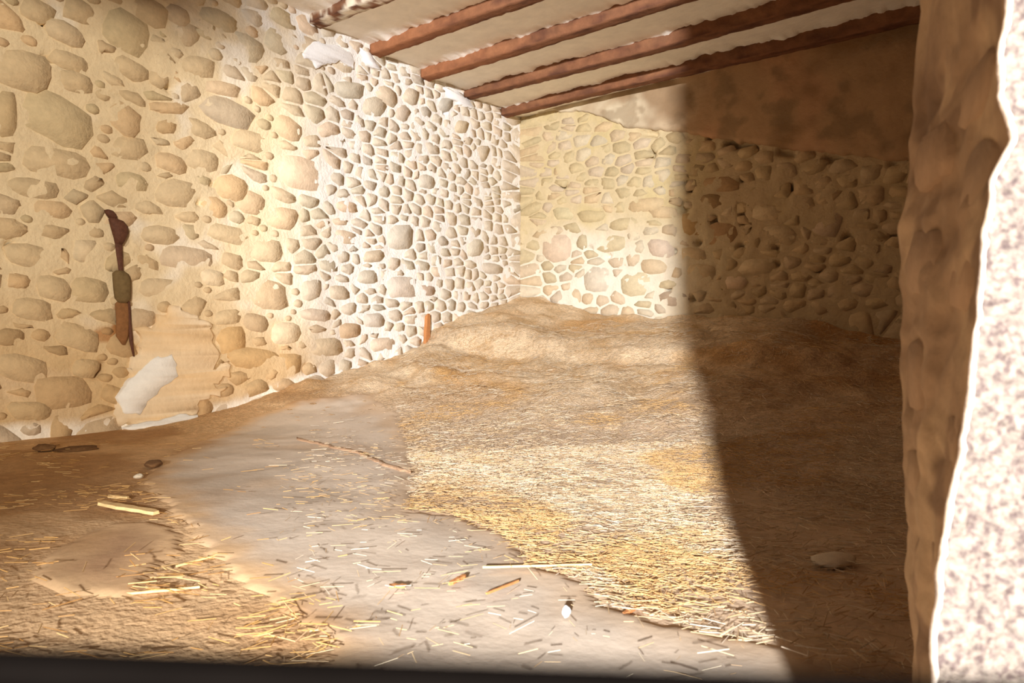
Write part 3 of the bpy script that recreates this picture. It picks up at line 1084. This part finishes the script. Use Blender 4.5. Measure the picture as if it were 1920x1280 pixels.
# loose straw
def build_straw():
    r = np.random.default_rng(3)
    rr = random.Random(9)
    P = []
    def add(x, y, L, w, az, el, col, lift=0.0):
        P.append((x, y, surf_z(x, y) + lift, L, w, az, el, col))
    gold = [srgb(224, 196, 154), srgb(212, 182, 140), srgb(200, 170, 130), srgb(236, 218, 186), srgb(190, 158, 120), srgb(216, 200, 176)]
    deep = [srgb(206, 160, 98), srgb(186, 138, 78), srgb(170, 122, 66), srgb(216, 178, 120)]
    view_az = math.atan2(UX, VX)
    def put(n, sampler, dens, lrange, wr, lift, flat=.85, pal=None):
        c = 0
        tries = 0
        while c < n and tries < n * 12:
            tries += 1
            p = sampler()
            if p is None:
                continue
            x, y = p
            if not (0.03 < x < 6.0 and -11 < y < -0.03):
                continue
            if rr.random() > dens(x, y):
                continue
            az = view_az + rr.gauss(0, flat) if rr.random() < .7 else rr.uniform(0, math.pi)
            add(x, y, rr.uniform(*lrange) * rr.uniform(.6, 1.2), rr.uniform(*wr), az, rr.gauss(0, .16), rr.choice(pal or gold), lift * rr.random())
            c += 1
    def samp(Y0, Y1, q0, q1):
        def f():
            # even per picture area along depth would favour the far side; use even ground area
            Y = math.sqrt(rr.uniform(Y0 * Y0, Y1 * Y1))
            return c2r(rr.uniform(q0, q1) * Y, Y)
        return f
    inm = lambda x, y: poly_contains(screed_main_xy, x, y)
    ins = lambda x, y: poly_contains(screed_small_xy, x, y)
    def d_main(x, y):
        if inm(x, y):
            return 0.02
        if ins(x, y):
            return 0.02
        # cam coords
        dx, dy = x - CAMX, y - CAMY
        X = VX * dx + UX * dy
        Y = -UX * dx + VX * dy
        q = X / max(Y, .1)
        base = .95 if q > -.17 else .10
        base *= 1 - .6 * smooth(.20, .40, q)
        return base * (0.45 + .75 * smooth(-.3, .25, fb(x * 2.2, y * 2.2, 14, 3)))
    put(20000, samp(1.3, 4.2, -.35, .6), d_main, (.02, .085), (.0006, .0013), .012)
    put(20000, samp(3.8, 8.5, -.3, .6), d_main, (.02, .09), (.0008, .0017), .008)
    def d_left(x, y):
        if inm(x, y) or ins(x, y):
            return .03
        return .5 * smooth(-.2, .3, fb(x * 2.0, y * 2.0, 24, 3))
    put(650, samp(1.4, 4.6, -.95, -.2), d_left, (.02, .09), (.0008, .0016), .008, .6, deep)
    put(220, samp(1.35, 5.0, -.3, .35), lambda x, y: 1.0 if inm(x, y) else 0, (.010, .05), (.0006, .0012), .001)
    # denser tuft at the lower left edge of the screed
    def tuft():
        x, y = pix_floor(rr.gauss(530, 60), rr.gauss(1165, 32))
        return (x, y)
    put(55, tuft, lambda x, y: 1, (.02, .08), (.0008, .0017), .03, 1.2, deep)
    def tuft2():
        x, y = pix_floor(rr.gauss(330, 60), rr.gauss(1085, 28))
        return (x, y)
    put(60, tuft2, lambda x, y: 1, (.03, .10), (.0008, .0017), .012, .5, deep)
    n = len(P)
    verts = np.zeros((n * 6, 3), dtype=np.float32)
    cols = np.ones((n * 6, 4), dtype=np.float32)
    faces = np.zeros((n * 3, 4), dtype=np.int32)
    for i, (x, y, z, L, w, az, el, col) in enumerate(P):
        ca, sa = math.cos(az), math.sin(az)
        # follow the slope
        zf = surf_z(x + ca * .05, y + sa * .05)
        zb = surf_z(x - ca * .05, y - sa * .05)
        sl = (zf - zb) / .1 + math.tan(el) * .35
        sl = max(-1.5, min(1.5, sl))
        nrm = 1 / math.sqrt(1 + sl * sl)
        dx, dy, dz = ca * nrm * L / 2, sa * nrm * L / 2, sl * nrm * L / 2
        zz = z + w * .8 + .006 + abs(math.tan(el) * .3 * L / 2)
        if inm(x, y) or ins(x, y):
            zz += .018
        px, py = -sa * w, ca * w
        for e, sg in ((0, -1), (1, 1)):
            bx, by, bz = x + sg * dx, y + sg * dy, zz + sg * dz
            verts[i * 6 + e * 3 + 0] = (bx + px, by + py, bz - w * .5)
            verts[i * 6 + e * 3 + 1] = (bx - px, by - py, bz - w * .5)
            verts[i * 6 + e * 3 + 2] = (bx, by, bz + w)
        k = rr.uniform(.8, 1.15)
        col = lerp3(col, srgb(214, 166, 98), .7 * smooth(.0, .35, fb(x * 1.2, y * 1.2, 99, 3)))
        cols[i * 6:i * 6 + 6, :3] = [min(1, c * k) for c in col]
        b = i * 6
        faces[i * 3 + 0] = (b, b + 3, b + 4, b + 1)
        faces[i * 3 + 1] = (b + 1, b + 4, b + 5, b + 2)
        faces[i * 3 + 2] = (b + 2, b + 5, b + 3, b)
    me = bpy.data.meshes.new('loose_straw')
    me.vertices.add(n * 6)
    me.vertices.foreach_set('co', verts.ravel())
    me.loops.add(n * 12)
    me.loops.foreach_set('vertex_index', faces.ravel())
    me.polygons.add(n * 3)
    me.polygons.foreach_set('loop_start', np.arange(0, n * 12, 4, dtype=np.int32))
    me.update(calc_edges=True)
    a = me.color_attributes.new('Col', 'FLOAT_COLOR', 'POINT')
    a.data.foreach_set('color', cols.ravel())
    me.materials.append(M['straw'])
    o = bpy.data.objects.new('loose_straw', me)
    COL.objects.link(o)
    tag(o, 'loose golden straw scattered over the floor and the heap', 'straw', kind='stuff')
build_straw()

# ------------------------------------------------------------------ small things
def lump(name, px, py, size, material, label, cat, seed, wall=None, group=None, squash=(1, 1, .6), z=None):
    bm = bmesh.new()
    bmesh.ops.create_icosphere(bm, subdivisions=3, radius=1.0)
    for v in bm.verts:
        k = 1 + .28 * noise.noise(v.co * 1.3 + Vector((seed, seed, 0))) + .12 * noise.noise(v.co * 3 + Vector((0, seed, 0)))
        v.co = Vector((v.co.x * squash[0], v.co.y * squash[1], v.co.z * squash[2])) * k * size
    lo = min(v.co.z for v in bm.verts)
    for v in bm.verts:
        v.co.z -= lo
    me = bpy.data.meshes.new(name)
    bm.to_mesh(me)
    bm.free()
    me.shade_smooth()
    me.materials.append(material)
    o = bpy.data.objects.new(name, me)
    x, y = pix_floor(px, py)
    zz = surf_z(x, y) - size * .1 if z is None else z
    if poly_contains(screed_main_xy, x, y) or poly_contains(screed_small_xy, x, y):
        zz += .014
    o.location = (x, y, zz)
    o.rotation_euler = (0, 0, seed)
    COL.objects.link(o)
    return tag(o, label, cat, group)

def splinter(name, pa, pb, width, thick, material, label, cat, group=None, lift=0.0):
    a, b = Vector((*pix_floor(*pa), 0)), Vector((*pix_floor(*pb), 0))
    c = (a + b) / 2
    L = (b - a).length
    rnd = random.Random(int(pa[0] * 7 + pa[1]))
    V = []
    n = 9
    for k in range(n):
        f = k / (n - 1)
        x = (f - .5) * L
        w = width / 2 * (1 if 0 < k < n - 1 else .7) * rnd.uniform(.82, 1.1)
        t = thick * rnd.uniform(.85, 1.1)
        off = rnd.uniform(-.1, .1) * width
        V += [(x, off - w, 0), (x, off + w, 0), (x + rnd.uniform(-1, 1) * .004, off + w * .85, t), (x, off - w * .85, t)]
    fs = []
    for k in range(n - 1):
        p = k * 4
        for j in range(4):
            fs.append((p + j, p + (j + 1) % 4, p + 4 + (j + 1) % 4, p + 4 + j))
    fs += [(3, 2, 1, 0), tuple((n - 1) * 4 + j for j in range(4))]
    z = surf_z(c.x, c.y)
    if poly_contains(screed_main_xy, c.x, c.y) or poly_contains(screed_small_xy, c.x, c.y):
        z += .017
    o = mesh_obj(name, V, [f[::-1] for f in fs], material, loc=(c.x, c.y, z + lift), smooth_shade=False)
    o.rotation_euler = (0, 0, math.atan2(b.y - a.y, b.x - a.x))
    return tag(o, label, cat, group)

splinter('wood_offcut', (190, 945), (295, 960), .045, .012, M['chip'], 'flat pale wooden offcut lying on the dark dirt at left', 'wood piece', lift=.004)
splinter('wood_chip', (205, 927), (240, 932), .025, .012, M['chip'], 'short pale chip just behind the long wooden offcut', 'wood piece')
splinter('wood_chip', (730, 1105), (760, 1105), .016, .008, M['redchip'], 'small orange wood chip lying level on the bare cement', 'wood piece', 'wood chips on the cement')
splinter('wood_chip', (842, 1102), (872, 1086), .014, .008, M['redchip'], 'small orange wood chip lying slantwise on the cement', 'wood piece', 'wood chips on the cement')
splinter('twig', (912, 1120), (972, 1094), .006, .006, M['redchip'], 'thin reddish twig on the cement beside the straw edge', 'twig', 'twigs')
splinter('twig', (1168, 1147), (1232, 1110), .012, .010, M['redchip'], 'thicker reddish twig among the straw at lower right', 'twig', 'twigs')
splinter('straw_stalk', (905, 1072), (1110, 1064), .006, .006, M['chip'], 'single long pale straw stalk along the edge of the cement', 'straw')
splinter('straw_stalk', (228, 1106), (375, 1096), .012, .006, M['chip'], 'single long golden stalk on the floor at lower left', 'straw')
splinter('straw_stalk', (330, 1058), (405, 1034), .010, .006, M['chip'], 'slanting golden stalk above the long one at lower left', 'straw')
lump('pebble', 1062, 1160, .014, M['lime'], 'small bright white pebble on the cement in the foreground', 'pebble', 1.2, squash=(.7, .8, 1.0))
lump('clod', 288, 872, .055, M['clod'], 'dark earth clod at the tip of the dark dirt patch', 'clod', 2.5, squash=(1.3, .8, .4))
lump('clod', 83, 842, .06, M['clod'], 'small dark clod by the foot of the left wall', 'clod', 3.5, squash=(1.2, .8, .4))
lump('clod', 146, 840, .10, M['clod'], 'flat wide dark clod near the foot of the left wall', 'clod', 4.5, squash=(1.2, .9, .16))
lump('pebble', 260, 893, .022, M['pebble'], 'tiny pale pebble on the dark dirt behind the offcut', 'pebble', 5.5)
lump('stone_lump', 1562, 1052, .05, M['pebble'], 'pale flat stone lying in the dark shade at right', 'stone', 7.5, squash=(1.5, 1.0, .35))

# stake leaning on the left wall at the foot of the heap
ts_, zs_ = pix_left(794, 640)
bm = bmesh.new()
prof = [(-.05, -.02), (.05, -.02), (.045, .02), (-.05, .025)]
ringz = [-.15, .0, .12, .24, .31]
vr = []
for k, z in enumerate(ringz):
    s = 1 - .12 * k
    vr.append([bm.verts.new((.05 + p[1] + .004 * k, p[0] * s + .006 * (k % 2), z + (.03 if (k == 4 and j > 1) else 0))) for j, p in enumerate(prof)])
for a, b in zip(vr, vr[1:]):
    for j in range(4):
        bm.faces.new((a[j], a[(j + 1) % 4], b[(j + 1) % 4], b[j]))
bm.faces.new(vr[0]); bm.faces.new(vr[-1])
bmesh.ops.recalc_face_normals(bm, faces=bm.faces[:])
me = bpy.data.meshes.new('wooden_stake'); bm.to_mesh(me); bm.free()
me.materials.append(M['redchip'])
st = bpy.data.objects.new('wooden_stake', me)
st.location = (0, -ts_, zs_)
COL.objects.link(st)
tag(st, 'short brown wooden stake stuck upright between heap and left wall', 'stake')

# iron hanger on the left wall: nail head, eye, strap, wooden grip, tail
th, zh = pix_left(212, 400)
hanger = bpy.data.objects.new('iron_hanger', None)
hanger.location = (0.0, -th, zh)
COL.objects.link(hanger)
tag(hanger, 'rusty iron hanger with a grey wooden grip fixed to the stone wall', 'hanger')

def wall_tube(name, pts, material, parent, nseg=10):
    """lofted tube along picture points on the left wall: (px, py, stand-off, radius across, radius out)"""
    rings = []
    for (px, py, off, ra, ro) in pts:
        t, z = pix_left(px, py)
        rings.append((off, -(t - th), z - zh, ra, ro))
    V, fs = [], []
    for (x, y, z, ra, ro) in rings:
        for k in range(nseg):
            a = 2 * math.pi * k / nseg
            V.append((x + ro * math.cos(a), y + ra * math.sin(a), z))
    for r in range(len(rings) - 1):
        for k in range(nseg):
            k2 = (k + 1) % nseg
            fs.append((r * nseg + k, r * nseg + k2, (r + 1) * nseg + k2, (r + 1) * nseg + k))
    fs.append(tuple(range(nseg))[::-1])
    fs.append(tuple(range((len(rings) - 1) * nseg, len(rings) * nseg)))
    o = mesh_obj(name, V, [f[::-1] for f in fs], material, parent)
    return o

wall_tube('nail_head', [(197, 394, .05, .01, .01), (198, 396, .05, .032, .03), (201, 402, .055, .04, .035), (204, 408, .055, .034, .03), (207, 412, .05, .01, .01)], M['iron'], hanger)
wall_tube('eye', [(203, 408, .05, .012, .012), (211, 414, .055, .055, .03), (216, 424, .06, .068, .034), (218, 436, .06, .062, .034), (218, 448, .055, .045, .028), (217, 458, .05, .03, .02)], M['iron'], hanger)
wall_tube('strap', [(216, 450, .05, .03, .014), (217, 468, .05, .026, .012), (219, 488, .05, .022, .012), (221, 512, .05, .016, .012), (221, 522, .05, .016, .012)], M['iron'], hanger)
wall_tube('grip', [(219, 508, .05, .03, .02), (220, 514, .052, .062, .034), (222, 525, .055, .068, .038), (223, 545, .055, .066, .038), (224, 560, .052, .06, .034), (224, 568, .05, .03, .02)], M['greywood'], hanger)
wall_tube('tongue', [(224, 562, .04, .02, .008), (224, 570, .042, .056, .012), (226, 600, .04, .054, .012), (225, 630, .036, .05, .010), (228, 646, .03, .012, .006)], M['rustwood'], hanger)
wall_tube('tail', [(236, 565, .045, .010, .010), (238, 600, .04, .012, .010), (241, 640, .04, .014, .010), (246, 668, .04, .006, .006)], M['iron'], hanger)

# dark rail that the viewer looks over, with its two posts out of the picture
rail = bpy.data.objects.new('barrier_rail', None)
rx, ry = c2r(0, .085)
rail.location = (rx, ry, -0.06)
rail.rotation_euler = (0, 0, math.atan2(UX, VX))
COL.objects.link(rail)
tag(rail, 'thin black iron bar crossing close in front of the opening', 'rail')
def bev_box(name, x0, x1, y0, y1, z0, z1, material, parent, bev=.006):
    bm = bmesh.new()
    bmesh.ops.create_cube(bm, size=1)
    for v in bm.verts:
        v.co = Vector((x0 + (v.co.x + .5) * (x1 - x0), y0 + (v.co.y + .5) * (y1 - y0), z0 + (v.co.z + .5) * (z1 - z0)))
    bmesh.ops.bevel(bm, geom=bm.edges[:], offset=bev, segments=2, affect='EDGES')
    me = bpy.data.meshes.new(name); bm.to_mesh(me); bm.free()
    me.materials.append(material)
    o = bpy.data.objects.new(name, me)
    COL.objects.link(o)
    o.parent = parent
    return o
top = CAMZ - .0415 + .06
tr = bev_box('top_rail', -2.6, .13, -.005, .006, top - .013, top, M['rail'], rail, .003)
for v in tr.data.vertices:
    v.co.z -= v.co.x * .035
bev_box('post', -2.6, -2.56, -.02, .02, 0, top + .13, M['rail'], rail)
